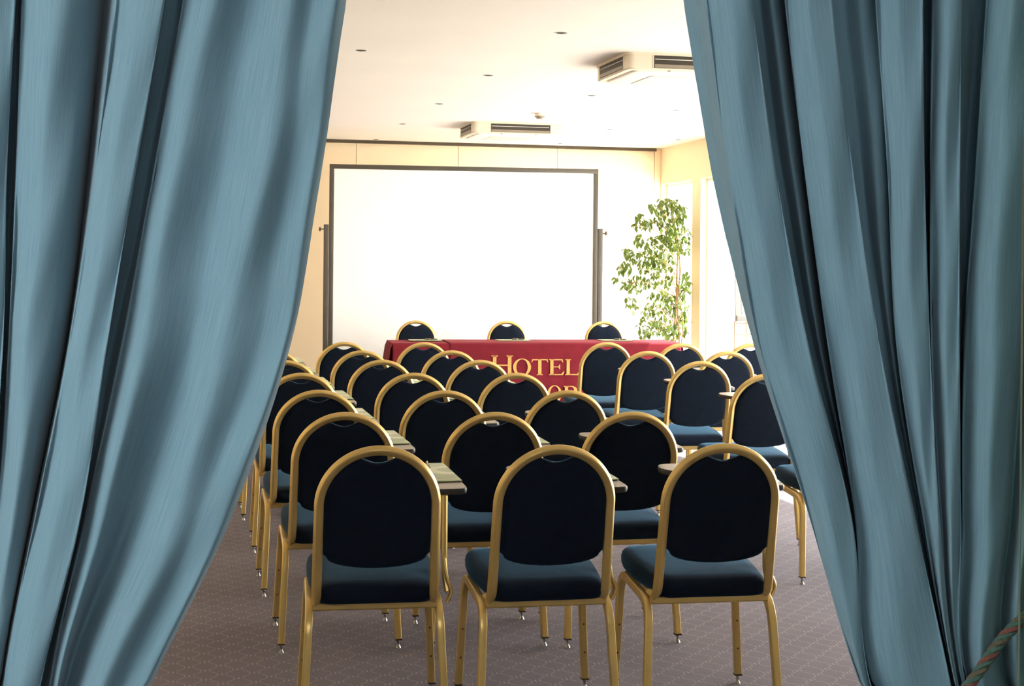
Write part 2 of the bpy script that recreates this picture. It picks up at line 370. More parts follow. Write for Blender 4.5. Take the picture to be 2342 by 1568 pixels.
# partition with the curtained doorway, lobby round the camera
bm = bmesh.new()
for x0, x1, z0, z1 in ((-4.4, -1.02, 0, CEIL), (1.02, 5.4, 0, CEIL), (-1.02, 1.02, 2.55, CEIL)):
    hexa(bm, [Vector(p) for p in ((x0, YW, z0), (x1, YW, z0), (x1, YW+.14, z0), (x0, YW+.14, z0), (x0, YW, z1), (x1, YW, z1), (x1, YW+.14, z1), (x0, YW+.14, z1))])
struct('wall_front', bm, 'lobby')
bm = bmesh.new()
for x0, x1, y0, y1 in ((-3.2, -3.05, -3.5, YW), (3.05, 3.2, -3.5, YW), (-3.2, 3.2, -3.6, -3.5)):
    hexa(bm, [Vector(p) for p in ((x0, y0, 0), (x1, y0, 0), (x1, y1, 0), (x0, y1, 0), (x0, y0, CEIL), (x1, y0, CEIL), (x1, y1, CEIL), (x0, y1, CEIL))])
struct('wall_lobby', bm, 'lobby')

# ------------------------------------------------------------------ curtains
YC = 2.6
def catmull(p, t):
    n = len(p); i = max(0, min(n-2, int(t))); u = t-i
    a, b, c_, d = p[max(i-1, 0)], p[i], p[i+1], p[min(i+2, n-1)]
    return 0.5*((2*b)+(-a+c_)*u+(2*a-5*b+4*c_-d)*u*u+(-a+3*b-3*c_+d)*u**3)
def mono(p, t):
    """monotone-ish interpolation (Hermite with limited slopes) so the close fold edges do not overshoot"""
    n = len(p); i = max(0, min(n-2, int(t))); u = t-i
    def sl(k):
        if k <= 0 or k >= n-1: return 0.0
        a, b = p[k]-p[k-1], p[k+1]-p[k]
        return 0.0 if a*b <= 0 else 2*a*b/(a+b)
    m0, m1 = sl(i), sl(i+1); d = p[i+1]-p[i]; 
    h = u*u*(3-2*u)
    return p[i]+d*h+m0*(u**3-2*u*u+u)+m1*(u**3-u*u)
def make_curtain(name, ys, feats, nu, nv, label):
    """feats: per fold line (x at each of ys, depth towards the camera)"""
    bm = bmesh.new(); uvl = bm.loops.layers.uv.new('UVMap'); grid = []; uvs = {}
    cols = []; k_ = 0                                                    # columns run along the fold lines
    for f_ in feats:
        if len(f_) > 2: cols += [k_, k_+.5]; k_ += 1
        cols += [k_+q_/nu for q_ in range(nu)]; k_ += 1
    cols = [q_ for q_ in cols if q_ <= k_-1+1e-6]; nc = len(cols)-1
    for j in range(nv+1):
        y = ys[0]+(ys[-1]-ys[0])*j/nv
        k = max(i for i in range(len(ys)-1) if ys[i] <= y+1e-6); tt = k+(y-ys[k])/(ys[k+1]-ys[k])
        xs = []; ds = []
        for fx, dep, *crisp in feats:
            x = catmull(fx, tt)
            if isinstance(dep, tuple): dep = catmull((dep[0],)+dep+(dep[4],)*3, tt)
            if crisp: xs += [x-2.0, x+2.0]; ds += [dep, dep]
            else: xs.append(x); ds.append(dep)
        row = []; arc = 0.0; lastp = None
        for i, q in enumerate(cols):
            x, d = mono(xs, q), mono(ds, q)
            d += 0.004*math.sin(y*0.006+q*1.7)+0.003*math.sin(y*.013+q*3.1)
            p = at(x, y, YC-d); p.z = at(x, y, YC).z
            row.append(bm.verts.new(p)); uvs[row[-1]] = None
            if lastp is not None: arc += (p-lastp).length
            lastp = p; uvs[row[-1]] = (i/nc*2.0, p.z)
        grid.append(row)
    for a, b in zip(grid, grid[1:]):
        for i in range(nc):
            fc = bm.faces.new([a[i], a[i+1], b[i+1], b[i]])
            for lp in fc.loops: lp[uvl].uv = uvs[lp.vert]
    o = finish(name, bm, 'curtain', smooth=True, angle=180)
    md = o.modifiers.new('thickness', 'SOLIDIFY'); md.thickness = 0.0008; md.offset = -1
    return tag(o, label, 'curtain')
YS = [-618, 0, 400, 784, 1176, 1568, 1760, 2200, 2540]
def ext(x5, c, bot):
    a, b, d, e_, g = x5
    return [a+(a-b)*1.0, a, b, d, e_, g, c, (c+bot)/2, bot]
def sh(t, k): return tuple(v+k for v in t)
l0, l1, l2a, l2b, l3 = (33, 13, 5, -30, -95), (52, 39, 22, -4, -62), (268, 219, 161, 84, 10), (376, 307, 243, 182, 88), (421, 352, 281, 199, 116)
left = [
 ((-250, -230, -215, -205, -230), -.02), ((-180, -175, -185, -200, -222), .03), ((-90, -110, -130, -165, -205), -.05),
 ((-30, -45, -60, -90, -130), .03), (l0, .008, 1), (sh(l0, -6), -.06), (sh(l0, -2), -.10), ((43, 27, 13, -18, -82), -.115), (sh(l1, -3), -.09), (l1, -.005, 1),
 ((125, 100, 60, 32, -30), .03), ((185, 157, 108, 60, -5), .008), ((226, 190, 147, 73, 3), -.06), ((236, 199, 155, 79, 6), -.13), (l2a, .012, 1), ((320, 262, 202, 132, 48), .034),
 (l2b, .030, 1), (sh(l2b, -6), -.03), (sh(l2b, -1), -.085), ((402, 334, 264, 192, 103), -.105), (sh(l3, -3), -.075), (l3, -.012, 1), ((490, 400, 326, 236, 130), .024),
 ((577, 505, 434, 302, 158), (-.012, -.016, -.026, -.045, -.06)), ((663, 602, 512, 400, 232), .024), ((718, 662, 596, 462, 288), .0), ((768, 712, 648, 514, 329), .010), ((791, 733, 665, 533, 347), -.016)]
n = len(left)
fl = []
for i, (x, d, *cr) in enumerate(left):
    s = i/(n-1); fl.append((ext(x, -190+s*360, -330+s*520), d, *cr))
make_curtain('curtain', YS, fl, 12, 90, 'teal curtain drawn back on the left side of the doorway')
r1b, r3a, r3b, r5a, r5b = (1715, 1773, 1846, 1945, 1993), (1798, 1844, 1895, 1957, 1999), (1899, 1950, 2009, 2090, 2175), (2005, 2033, 2052, 2112, 2186), (2108, 2112, 2125, 2147, 2192)
r6a, r6b, r7a = (2134, 2130, 2132, 2153, 2198), (2197, 2193, 2192, 2196, 2209), (2258, 2233, 2208, 2204, 2215)
right = [
 ((1567, 1631, 1721, 1843, 1965), -.11), ((1592, 1650, 1729, 1848, 1968), -.075), ((1616, 1669, 1737, 1852, 1971), -.002, 1), ((1668, 1722, 1792, 1900, 1982), .03),
 (r1b, .026, 1), (sh(r1b, -6), -.03), (sh(r1b, -1), -.085), ((1737, 1791, 1860, 1951, 1996), -.10), ((1765, 1815, 1874, 1954, 1998), -.04), (sh(r3a, -8), -.08), (sh(r3a, -2), -.09),
 (r3a, -.002, 1), ((1850, 1900, 1955, 2025, 2095), .032), (r3b, .028, 1), (sh(r3b, -6), -.02), (sh(r3b, -1), -.055), ((1930, 1972, 2026, 2098, 2180), -.06),
 ((1972, 2003, 2038, 2104, 2182), -.022), (sh(r5a, -2), -.038), (r5a, .006, 1), ((2060, 2078, 2092, 2130, 2189), .028), (r5b, .022, 1), (sh(r5b, -5), -.03), (sh(r5b, -1), -.09),
 ((2123, 2122, 2130, 2151, 2195), -.11), (sh(r6a, -2), -.09), (r6a, -.01, 1), ((2170, 2165, 2164, 2175, 2204), .022), (r6b, .016, 1), (sh(r6b, -5), -.03), (sh(r6b, -1), -.07),
 ((2228, 2212, 2200, 2200, 2212), -.10), (sh(r7a, -3), -.08), (r7a, -.02, 1), ((2320, 2292, 2276, 2262, 2252), .03), ((2375, 2350, 2318, 2290, 2275), .005), ((2420, 2400, 2345, 2312, 2295), -.06),
 ((2480, 2460, 2400, 2350, 2330), .015), ((2540, 2520, 2450, 2400, 2375), -.05), ((2600, 2580, 2510, 2450, 2410), .02), ((2660, 2640, 2570, 2500, 2450), -.02)]
n = len(right); fr = []
for i, (x, d, *cr) in enumerate(right):
    s = i/(n-1); fr.append((ext(x, 2130+s*360, 2040+s*520), d, *cr))
make_curtain('curtain', YS, fr, 12, 90, 'teal curtain drawn back on the right side, held by twisted rope')
# curtain rail with finials
rail = empty('curtain_rail', (0, YC, 2.47)); tag(rail, 'brass rail carrying both teal curtains above the doorway', 'curtain rail')
b_ = bmesh.new(); sweep(b_, [(-1.45, 0, 0), (1.45, 0, 0)], (0, 0, 1), .03, .03, prof=circ(.015, 12)); finish('pole', b_, 'brass', rail)
for sx in (-1, 1):
    b_ = bmesh.new(); lathe(b_, [(.006, -.03), (.024, -.015), (.028, 0), (.02, .02), (.004, .03)], 12, Matrix.Translation((sx*1.46, 0, 0)) @ Matrix.Rotation(math.pi/2, 4, 'Y')); finish('finial', b_, 'brass', rail)
    b_ = bmesh.new(); box(b_, (sx*1.3, .11, 0), (.02, .22, .02)); finish('bracket', b_, 'brass', rail)

# rope tieback: three twisted strands round the right curtain
def rope(pts, label, turns):
    root = empty('tieback_rope', (0, 0, 0)); tag(root, label, 'rope')
    P = [Vector(p) for p in pts]; dense = []
    for i in range(221):
        t = (len(P)-1)*i/220; dense.append(Vector([catmull([p[k] for p in P], min(t, len(P)-1.0001)) for k in range(3)]))
    L = 0.0
    cen = [0.0]
    for a, b in zip(dense, dense[1:]): L += (b-a).length; cen.append(L)
    for s, m_ in enumerate(('rope1', 'rope2', 'rope1', 'rope3')):
        n_ = Vector((0, 1, .2)); path = []
        for i, p in enumerate(dense):
            t = (dense[min(i+1, 220)]-dense[max(i-1, 0)]).normalized(); n_ = (n_-t*n_.dot(t)).normalized(); bb = t.cross(n_)
            a = 2*math.pi*(cen[i]/0.062+s/4); path.append(p+(n_*math.cos(a)+bb*math.sin(a))*0.0055)
        b_ = bmesh.new(); sweep(b_, path, (0, 1, .2), 0, 0, prof=circ(.0048, 7)); finish('strand', b_, m_, root)
    return root
def cpx(x, y, d): return at(x, y, YC-d)
rope([cpx(2540, 1268, -.20), cpx(2440, 1330, -.02), cpx(2342, 1412, .045), cpx(2290, 1464, .052), cpx(2254, 1514, .058), cpx(2216, 1566, .062), cpx(2160, 1630, .064), cpx(2110, 1700, .04), cpx(2080, 1740, -.03), cpx(2120, 1720, -.10), cpx(2300, 1520, -.14), cpx(2540, 1290, -.21)],
     'twisted green and red rope tying back the right curtain', 14)
# glass door leaf standing in front of the right curtain
gd = empty('glass_door', (0.93, 2.28, 0)); tag(gd, 'clear glass door leaf standing open beside the right curtain', 'door')
b_ = boxm((0, 0, 1.1), (.32, .006, 2.18)); bmesh.ops.translate(b_, verts=b_.verts, vec=(.015, 0, .01)); finish('glass_pane', b_, 'doorglass', gd, smooth=False)
gd.location = (.7837+.152, 2.28, 0)
b_ = boxm((-.1456, 0, 1.11), (.0012, .0062, 2.18)); finish('polished_edge', b_, 'glassedge', gd, smooth=False)
b_ = boxm((0.01, 0, 2.22), (.34, .03, .04), bevel=.003); finish('top_clamp', b_, 'steel', gd)
b_ = boxm((0.01, 0, .012), (.34, .03, .024), bevel=.003); finish('bottom_clamp', b_, 'steel', gd)

# ------------------------------------------------------------------ chairs
HO_R = 0.197; TW = 0.028
def hoop_pt(x, s):
    """point on the leaning back plane: s = height above z 0.40 along the back"""
    return Vector((x, 0.078-0.230*s, 0.40+0.973*s))
HN = Vector((0, 0.973, 0.230))
S_TOP = (0.926-0.40)/0.973; S_ARC = S_TOP-HO_R
def rig_chair(name, with_tablet=True):
    root = empty(name, (0, 0, 0))
    rc = HO_R-TW/2
    half = [hoop_pt(-rc*math.cos(a), S_ARC+rc*math.sin(a)) for a in [math.pi/2*(1-k/26) for k in range(27)]]
    half = [Vector((-abs(p.x), p.y, p.z)) for p in half]
    low = fillet([hoop_pt(-rc, S_ARC-.01), hoop_pt(-rc-.005, .016), Vector((-rc-.003, .165, .412))], .055, 8)
    leftp = half+low; rightp = [Vector((-p.x, p.y, p.z)) for p in leftp]
    b_ = bmesh.new(); sweep(b_, rightp[::-1]+leftp[1:], (0, -1, 0), .024, TW, prof=rrect(.024, TW, .006)); finish('back_frame', b_, 'gold', root, angle=70)
    # backrest
    ri = HO_R-TW+.001; sb = 0.183; out = []
    n_ = 22
    for k in range(-n_, n_+1):
        a = math.pi/2*k/n_; x, s = ri*math.sin(a), S_ARC+ri*math.cos(a)
        if abs(x) < .060: s -= .030*(0.5+0.5*math.cos(math.pi*x/.060))**0.55
        out.append((x, s))
    out += [(ri, S_ARC-.12), (ri-.001, S_ARC-.16), (ri-.003, sb)]
    out += [((ri-.012)*math.cos(math.pi*k/14), sb-.010-.040*math.sin(math.pi*k/14)) for k in range(0, 15)]
    out += [(-ri+.003, sb), (-ri+.001, S_ARC-.16), (-ri, S_ARC-.12)]
    cs = S_ARC-.03
    def lp(sc, off): return [hoop_pt(x*sc, cs+(s-cs)*sc)+HN*off for x, s in out]
    b_ = bmesh.new(); loops_solid(b_, [lp(.05, -.013), lp(.6, -.0125), lp(.88, -.0115), lp(.965, -.009), lp(.995, -.004), lp(1, .004), lp(.985, .014), lp(.93, .022), lp(.75, .027), lp(.4, .03), lp(.05, .031)])
    finish('backrest', b_, 'fabric', root, angle=60)
    # seat
    so_ = rpoly([(-.182, .060), (.182, .060), (.216, .36), (.204, .55), (-.204, .55), (-.216, .36)], [.045, .045, .2, .08, .08, .2], 6)
    def sl(sc, z): return [Vector((x*sc, .31+(y-.31)*sc, z+.010+.024*((.31+(y-.31)*sc)-.06)/.5)) for x, y in so_]
    b_ = bmesh.new(); loops_solid(b_, [sl(.1, .399), sl(.93, .399), sl(.975, .403), sl(1, .418), sl(1.004, .437), sl(.985, .453), sl(.94, .463), sl(.8, .468), sl(.5, .470), sl(.1, .471)])
    finish('seat', b_, 'fabric', root, angle=60)
    b_ = bmesh.new(); sweep(b_, [(-.20, .11, .398), (.20, .11, .398)], (0, 0, 1), .028, .02); finish('rear_rail', b_, 'gold', root)
    b_ = bmesh.new(); sweep(b_, [(-.20, .45, .410), (.20, .45, .410)], (0, 0, 1), .026, .02); finish('front_rail', b_, 'gold', root)
    for sx in (-1, 1):
        full = fillet([(sx*.225, .055, .036), (sx*.208, .10, .394), (sx*.206, .480, .418), (sx*.226, .490, .036)], [.085, .085], 8)
        # rear leg with bend, side rail, front leg with bend
        i0, i1 = 10, 10
        rear = full[:10]; rail_ = [full[9], full[10]]; front = full[10:]
        for nm, pth in (('leg', rear), ('side_rail', rail_), ('leg', front)):
            b_ = bmesh.new(); sweep(b_, pth, (1, 0, 0), .025, .029, prof=rrect(.025, .029, .0045, 3)); lg = finish(nm, b_, 'gold', root, angle=70)
            if nm == 'leg':
                ft = pth[0] if pth[0].z < .1 else pth[-1]
                b_ = bmesh.new(); box(b_, (ft.x, ft.y, .034), (.026, .030, .006)); finish('end_cap', b_, 'plug', lg)
                b_ = bmesh.new(); lathe(b_, [(.011, 0), (.0105, .003), (.0055, .011), (.0045, .018), (.006, .022), (.006, .028), (.004, .032)], 10, Matrix.Translation((ft.x, ft.y, 0))); finish('glide', b_, 'steel', lg)
                if ft.y > .2:
                    for zz in (.13, .23):
                        q = (zz-.036)/(.418-.036); b_ = bmesh.new()
                        lathe(b_, [(.0035, -.001), (.0035, .0006)], 8, Matrix.Translation((ft.x+(sx*.206-ft.x)*q, ft.y+(.480-ft.y)*q-.0145, zz)) @ Matrix.Rotation(math.pi/2, 4, 'X')); finish('screw', b_, 'plug', lg)
    if with_tablet:
        tb = empty('tablet_pivot', (0, 0, 0)); bpy.data.objects.remove(tb)
        outl = rpoly([(.20, .262), (.319, .262), (.324, .62), (.312, .675), (.005, .675), (-.018, .60)], [.04, .03, .03, .03, .03, .035], 5)
        mx = Matrix.Translation((.319, .235, .726)) @ Matrix.Rotation(math.radians(5.0), 4, 'Z') @ Matrix.Rotation(math.radians(3.4), 4, 'X') @ Matrix.Translation((-.319, -.235, 0))
        b_ = bmesh.new(); prism(b_, outl, .0, .0165, mx); tb = finish('tablet', b_, 'tablet', root, angle=40)
        cx_, cy_ = .19, .50
        o2 = [(cx_+(x-cx_)*1.012, cy_+(y-cy_)*1.007) for x, y in outl]; o3 = [(cx_+(x-cx_)*1.02, cy_+(y-cy_)*1.011) for x, y in outl]
        b_ = bmesh.new(); loops_solid(b_, [[mx @ Vector((x, y, z)) for x, y in o] for o, z in ((outl, -.003), (o2, -.002), (o3, .004), (o3, .011), (o2, .0155))])
        finish('edge_band', b_, 'tabedge', tb, angle=40)
        b_ = bmesh.new(); sweep(b_, fillet([(.238, .245, .724), (.238, .235, .46), (.246, .22, .41)], .04), (0, 1, 0), .028, .018, ch=.3); finish('tablet_post', b_, 'gold', root)
        b_ = bmesh.new(); sweep(b_, fillet([(.236, .225, .52), (.242, .215, .455), (.262, .21, .412), (.242, .205, .378)], .035), (0, 1, 0), .036, .012, ch=.3); finish('hinge_bracket', b_, 'gold', root)
    return root
def relabel(o, label, group): return tag(o, label, 'chair', group)

tops = {'A': [(868, 1020), (789, 943), (729, 892), (689, 853), (653, 824), (625, 801.5), (603, 782)],
        'B': [(1277, 1018), (1133, 943), (1018, 893), (947, 853), (874, 823), (828, 801.5), (788, 782)],
        'C': [(1659, 1015), (1447, 942), (1299, 893), (1181, 853), (1098, 823.5), (1033, 801.5), (970, 783)],
        'D': [None, None, (1962, 889), (1757, 855), (1604, 826), (1483, 803), (1389, 783)], 'E': [None]*5+[(1665, 803), (1560, 785)], 'F': [None]*6+[(1719, 785)]}
colname = {'A': 'leftmost column', 'B': 'second column from the left', 'C': 'third column, left of the aisle', 'D': 'first column right of the aisle', 'E': 'second column right of the aisle', 'F': 'column nearest the windows'}
ordn = ['nearest the doorway', 'second from the doorway', 'third from the doorway', 'fourth from the doorway', 'fifth from the doorway', 'sixth from the doorway', 'farthest from the doorway']
proto = rig_chair('conference_chair'); first = True
chairs = {}
for cname, pxs in tops.items():
    for i, px in enumerate(pxs):
        if px is None: continue
        T = onz(px[0], px[1], .926); yr = math.radians({('A', 0): 9, ('B', 0): 11, ('C', 0): 9.5}.get((cname, i), (10.5 if cname in 'DEF' else 12.5)+random.uniform(-1, 1)))
        o = proto if first else copy_tree(proto); first = False
        o.rotation_euler = (0, 0, yr); o.location = (T.x-math.sin(yr)*.047, T.y+math.cos(yr)*.047, 0)
        lab = f'navy chair with gold frame, {colname[cname]}, {ordn[i]}'
        if cname == 'F': lab = 'navy chair with gold frame half hidden by right curtain, near the windows'
        relabel(o, lab, 'audience chairs with writing tablets'); chairs[(cname, i)] = o
# folders and pens on the tablets
def make_folder():
    root = empty('folder', (0, 0, 0))
    b_ = boxm((0, 0, .0045), (.222, .312, .003), bevel=.001); finish('cover', b_, 'folder', root)
    b_ = boxm((-.001, 0, .0016), (.214, .304, .003)); finish('paper_block', b_, 'paper', root, smooth=False); return root
def make_pen():
    root = empty('pen', (0, 0, 0)); mx = Matrix.Translation((0, 0, .0055)) @ Matrix.Rotation(math.pi/2, 4, 'X')
    b_ = bmesh.new(); lathe(b_, [(.0045, -.055), (.0055, -.05), (.0055, .05), (.004, .066)], 10, mx); finish('barrel', b_, 'pendark', root)
    b_ = bmesh.new(); lathe(b_, [(.0060, -.006), (.0060, .006)], 10, mx); finish('ring', b_, 'pengold', root)
    b_ = bmesh.new(); lathe(b_, [(.0041, .0655), (.001, .075)], 10, mx); finish('tip', b_, 'pengold', root)
    b_ = boxm((.0, .0, .0125), (.003, .04, .0025)); bmesh.ops.translate(b_, verts=b_.verts, vec=(0, .028, 0)); finish('clip', b_, 'pengold', root); return root
bpy.context.view_layer.update()
pf, pp = make_folder(), make_pen(); ff = fp = True
TM = Matrix.Translation((.319, .235, .726)) @ Matrix.Rotation(math.radians(5.0), 4, 'Z') @ Matrix.Rotation(math.radians(3.4), 4, 'X') @ Matrix.Translation((-.319, -.235, 0))
def fcol(c): return {'A': 'leftmost column', 'B': 'second column', 'C': 'third column'}[c]
for cname in 'ABC':
    for i in range(7):
        if cname == 'C' and i == 0: continue
        ch = chairs[(cname, i)]; o = pf if ff else copy_tree(pf); ff = False
        cm = Matrix.Translation(ch.location) @ Matrix.Rotation(ch.rotation_euler.z, 4, 'Z')
        o.matrix_world = cm @ TM @ Matrix.Translation((.208+random.uniform(-.004, .004), .515, .0167)) @ Matrix.Rotation(math.radians(random.uniform(-1.2, 2.0)), 4, 'Z')
        tag(o, f'pale green folder on the tablet of the chair {ordn[i]}, {fcol(cname)}', 'folder', 'green folders on the chair tablets')
        if cname == 'A' and i in (0, 2, 3) or (cname, i) == ('C', 5):
            q = pp if fp else copy_tree(pp); fp = False
            q.matrix_world = cm @ TM @ Matrix.Translation((.248, .60, .0228)) @ Matrix.Rotation(math.radians(-6), 4, 'Z')
            tag(q, f'dark pen with gold trim on folder of chair {ordn[i]}, {fcol(cname)}', 'pen', 'pens lying on the folders')

# ------------------------------------------------------------------ podium: table, cloths, lettering, chairs
TZ = .747
TL, TR = onz(898, 786, TZ), onz(1557, 786, TZ); TL.z = TR.z = 0; TD = (TR-TL).normalized(); A_T = math.atan2(TD.y, TD.x)
TY0, TY1 = 0.0, 0.60; TX0, TX1 = 0.0, (TR-TL).length
TMX = Matrix.Translation(TL) @ Matrix.Rotation(A_T, 4, 'Z')
def table_xz(px, py):
    """where a sight line through the frame meets the front of the table: distance along it and height"""
    a, b = ray(px, py); k = a/F_PX; q = (k*TL.y-TL.x)/(TD.x-k*TD.y); return q, EYE-b/F_PX*(TL.y+q*TD.y)
tbl = empty('conference_table', TMX @ Vector(((TX0+TX1)/2, (TY0+TY1)/2, 0)), A_T); tag(tbl, 'long speakers table hidden under the red cloths', 'table')
w_, d_ = TX1-TX0-.04, TY1-TY0-.04
b_ = boxm((0, 0, TZ-.018), (w_, d_, .028), bevel=.003); finish('tabletop', b_, 'tablet', tbl)
for sx in (-1, 1):
    for sy in (-1, 1):
        b_ = bmesh.new(); sweep(b_, [(sx*(w_/2-.12), sy*(d_/2-.06), 0), (sx*(w_/2-.12), sy*(d_/2-.06), TZ-.032)], (1, 0, 0), .03, .03); finish('leg', b_, 'blackmetal', tbl)
def ripple(x, z):
    k = max(0, (TZ-z))/TZ
    return k*(.010*math.sin(x*15+1.2*math.sin(x*5.3))+.006*math.sin(x*33+2+z*2))
def tablecloth(x0, x1, lift, endl, endr, label):
    """top sheet, front drop, short back drop and end drops as one draped mesh"""
    b_ = bmesh.new(); z1 = TZ+lift; nx = int((x1-x0)/.018); rows = []
    prof = [(TY1+.012, z1-.24), (TY1+.01, z1-.1), (TY1+.006, z1-.015), (TY1-.008, z1)] + [(TY1-(TY1-TY0)*k/5, z1) for k in range(1, 5)] + [(TY0+.008, z1), (TY0-.006-lift*.5, z1-.012)] + [(TY0-.008-lift*.5, z1-.012-(z1-.05)*k/16) for k in range(1, 17)]
    for yy, zz in prof:
        row = []
        for i in range(nx+1):
            x = x0+(x1-x0)*i/nx; y = yy
            if zz < z1-.01: y += (-1 if yy < TY0+.1 else .3)*abs(ripple(x, zz)+.012*(z1-zz))
            row.append(b_.verts.new((x, y, zz)))
        rows.append(row)
    for a, c_ in zip(rows, rows[1:]):
        for i in range(nx): b_.faces.new([a[i], a[i+1], c_[i+1], c_[i]])
    for on, xe, s in ((endl, x0, -1), (endr, x1, 1)):
        if not on: continue
        idx = 0 if s < 0 else nx
        edge = [r[idx] for r in rows[3:10]]; prev = edge
        for k in range(1, 15):
            cur = []
            for j, v in enumerate(edge):
                zz = z1-(z1-.06)*k/14; fl_ = .012+.085*(k/14)+.018*math.sin(j*2.2+1)*k/14
                cur.append(b_.verts.new((xe+s*fl_, v.co.y-(0.0 if j < 5 else 0.0), zz)))
            for j in range(len(edge)-1): b_.faces.new([prev[j], prev[j+1], cur[j+1], cur[j]])
            prev = cur
        # corner fold closing the front edge
        fr_ = [r[idx] for r in rows[9:]]
    o = finish('tablecloth', b_, 'cloth', angle=50); md = o.modifiers.new('thickness', 'SOLIDIFY'); md.thickness = .0025; md.offset = 1
    o.matrix_world = TMX; return tag(o, label, 'tablecloth')
SEAM = table_xz(1028, 800)[0]
c1 = tablecloth(TX0, SEAM+.06, .002, True, False, 'plain red tablecloth over the left end of the speakers table')
c2 = tablecloth(SEAM, TX1, .007, False, True, 'red tablecloth with gold hotel lettering over most of the speakers table')
# lettering as thin pieces following the drop
def ell(cx, cy, rx, ry, k=40): return [(cx+rx*math.cos(2*math.pi*i/k), cy+ry*math.sin(2*math.pi*i/k)) for i in range(k)]
def letter(ch):
    """serif capital in a unit-height box: list of polygons (convex or quads)"""
    P = []
    def rect(a, b, c_, d): P.append([(a, b), (c_, b), (c_, d), (a, d)])
    def stem(x, w=.18, serif=.34):
        rect(x-w/2, 0, x+w/2, 1)
        for y0, s in ((0, 1), (1, -1)):
            P.append([(x-serif/2, y0), (x+serif/2, y0), (x+serif/2, y0+s*.025), (x+w/2, y0+s*.09), (x-w/2, y0+s*.09), (x-serif/2, y0+s*.025)])
    def ring(cx, cy, rx, ry, ix, iy, a0=0, a1=360):
        k = 36
        for i in range(k):
            t0, t1 = math.radians(a0+(a1-a0)*i/k), math.radians(a0+(a1-a0)*(i+1)/k)
            P.append([(cx+rx*math.cos(t0), cy+ry*math.sin(t0)), (cx+rx*math.cos(t1), cy+ry*math.sin(t1)), (cx+ix*math.cos(t1), cy+iy*math.sin(t1)), (cx+ix*math.cos(t0), cy+iy*math.sin(t0))])
    if ch == 'H': stem(.17); stem(.93); rect(.2, .47, .9, .535); return P, 1.10
    if ch == 'O': ring(.5, .5, .52, .525, .33, .475); return P, 1.0
    if ch == 'T':
        rect(.405, 0, .605, 1); P.append([(.31, 0), (.70, 0), (.70, .025), (.605, .08), (.405, .08), (.31, .025)])
        rect(.04, .93, .97, 1); P.append([(.04, 1), (.0, .80), (.035, .80), (.13, .95)]); P.append([(.97, 1), (1.01, .80), (.975, .80), (.88, .95)]); return P, 1.01
    if ch == 'E':
        stem(.17); rect(.2, .93, .78, 1); P.append([(.78, 1), (.80, .80), (.765, .80), (.69, .95)]); rect(.2, .49, .60, .54)
        P.append([(.60, .67), (.635, .67), (.635, .36), (.60, .36), (.54, .49), (.54, .54)]); rect(.2, 0, .80, .07); P.append([(.80, 0), (.87, .24), (.835, .24), (.68, .055)]); return P, .88
    if ch == 'L': stem(.17); rect(.2, 0, .80, .07); P.append([(.80, 0), (.87, .26), (.835, .26), (.66, .055)]); return P, .88
    if ch == 'R':
        stem(.17); rect(.2, .955, .44, 1); rect(.2, .46, .46, .505); ring(.44, .73, .34, .27, .16, .215, -90, 90)
        P.append([(.36, .49), (.50, .48), (.84, .03), (.84, 0), (.62, 0)]); P.append([(.62, 0), (.93, 0), (.93, .03), (.82, .06)]); return P, .92
def put_letter(ch, x0px, x1px, toppx, basepx):
    P, wdt = letter(ch); b_ = bmesh.new(); xa, za = table_xz(x0px, basepx); xb, zb_ = table_xz(x1px, basepx); w = xb-xa; h = table_xz(x0px, toppx)[1]-za
    for poly in P:
        n_ = len(poly); fr_, bk = [], []
        for x, y in poly:
            X = xa+x/wdt*w; Z = za+(zb_-za)*x/wdt+y*h
            yy = TY0-.0145-.028*max(0, TZ-Z)
            fr_.append(b_.verts.new((X, yy-.004, Z))); bk.append(b_.verts.new((X, yy, Z)))
        b_.faces.new(fr_); b_.faces.new(bk[::-1])
        for j in range(n_): b_.faces.new([fr_[j], fr_[(j+1) % n_], bk[(j+1) % n_], bk[j]])
    return finish('letter', b_, 'letter', c2, smooth=False)
for a in (('H', 1122.5, 1172, 812, 857), ('O', 1173, 1212.5, 820, 857.5), ('T', 1214, 1252.5, 820.5, 857), ('E', 1254, 1289.5, 820.5, 857), ('L', 1291.5, 1326, 820.5, 857),
          ('O', 1251, 1282.5, 881, 918.5), ('R', 1287, 1324, 881.5, 918)): put_letter(*a)
pod = rig_chair('speaker_chair', False); firstp = True
for (px, py), lab in (((954, 734), 'left speaker chair facing the room from behind the red table'), ((1163, 735), 'middle speaker chair facing the room from behind the red table'), ((1386.5, 736), 'right speaker chair facing the room from behind the red table')):
    o = pod if firstp else copy_tree(pod); firstp = False
    T = onz(px, py, .926); yr = math.pi+A_T; T += Vector((-TD.y, TD.x, 0))*.12; o.rotation_euler = (0, 0, yr); o.location = (T.x-math.sin(yr)*.047, T.y+math.cos(yr)*.047, 0); relabel(o, lab, 'speaker chairs')
for (px, lab, plab) in ((986, 'pale folder on the red table before the left speaker chair', 'pen on the folder before the left speaker chair'), (1186, 'pale folder on the red table before the middle speaker chair', 'pen on the folder before the middle speaker chair'),
                        (1420, 'pale folder on the red table before the right speaker chair', 'pen on the folder before the right speaker chair')):
    x = table_xz(px, 777)[0]*1.03-.02; zt = TZ+.0101
    o = copy_tree(pf); o.matrix_world = TMX @ Matrix.Translation((x, .40, zt)) @ Matrix.Rotation(math.radians(88), 4, 'Z'); tag(o, lab, 'folder', 'folders on the speakers table')
    q = copy_tree(pp); q.matrix_world = TMX @ Matrix.Translation((x+.05, .43, zt+.0062)) @ Matrix.Rotation(math.radians(84), 4, 'Z'); tag(q, plab, 'pen', 'pens on the speakers table')

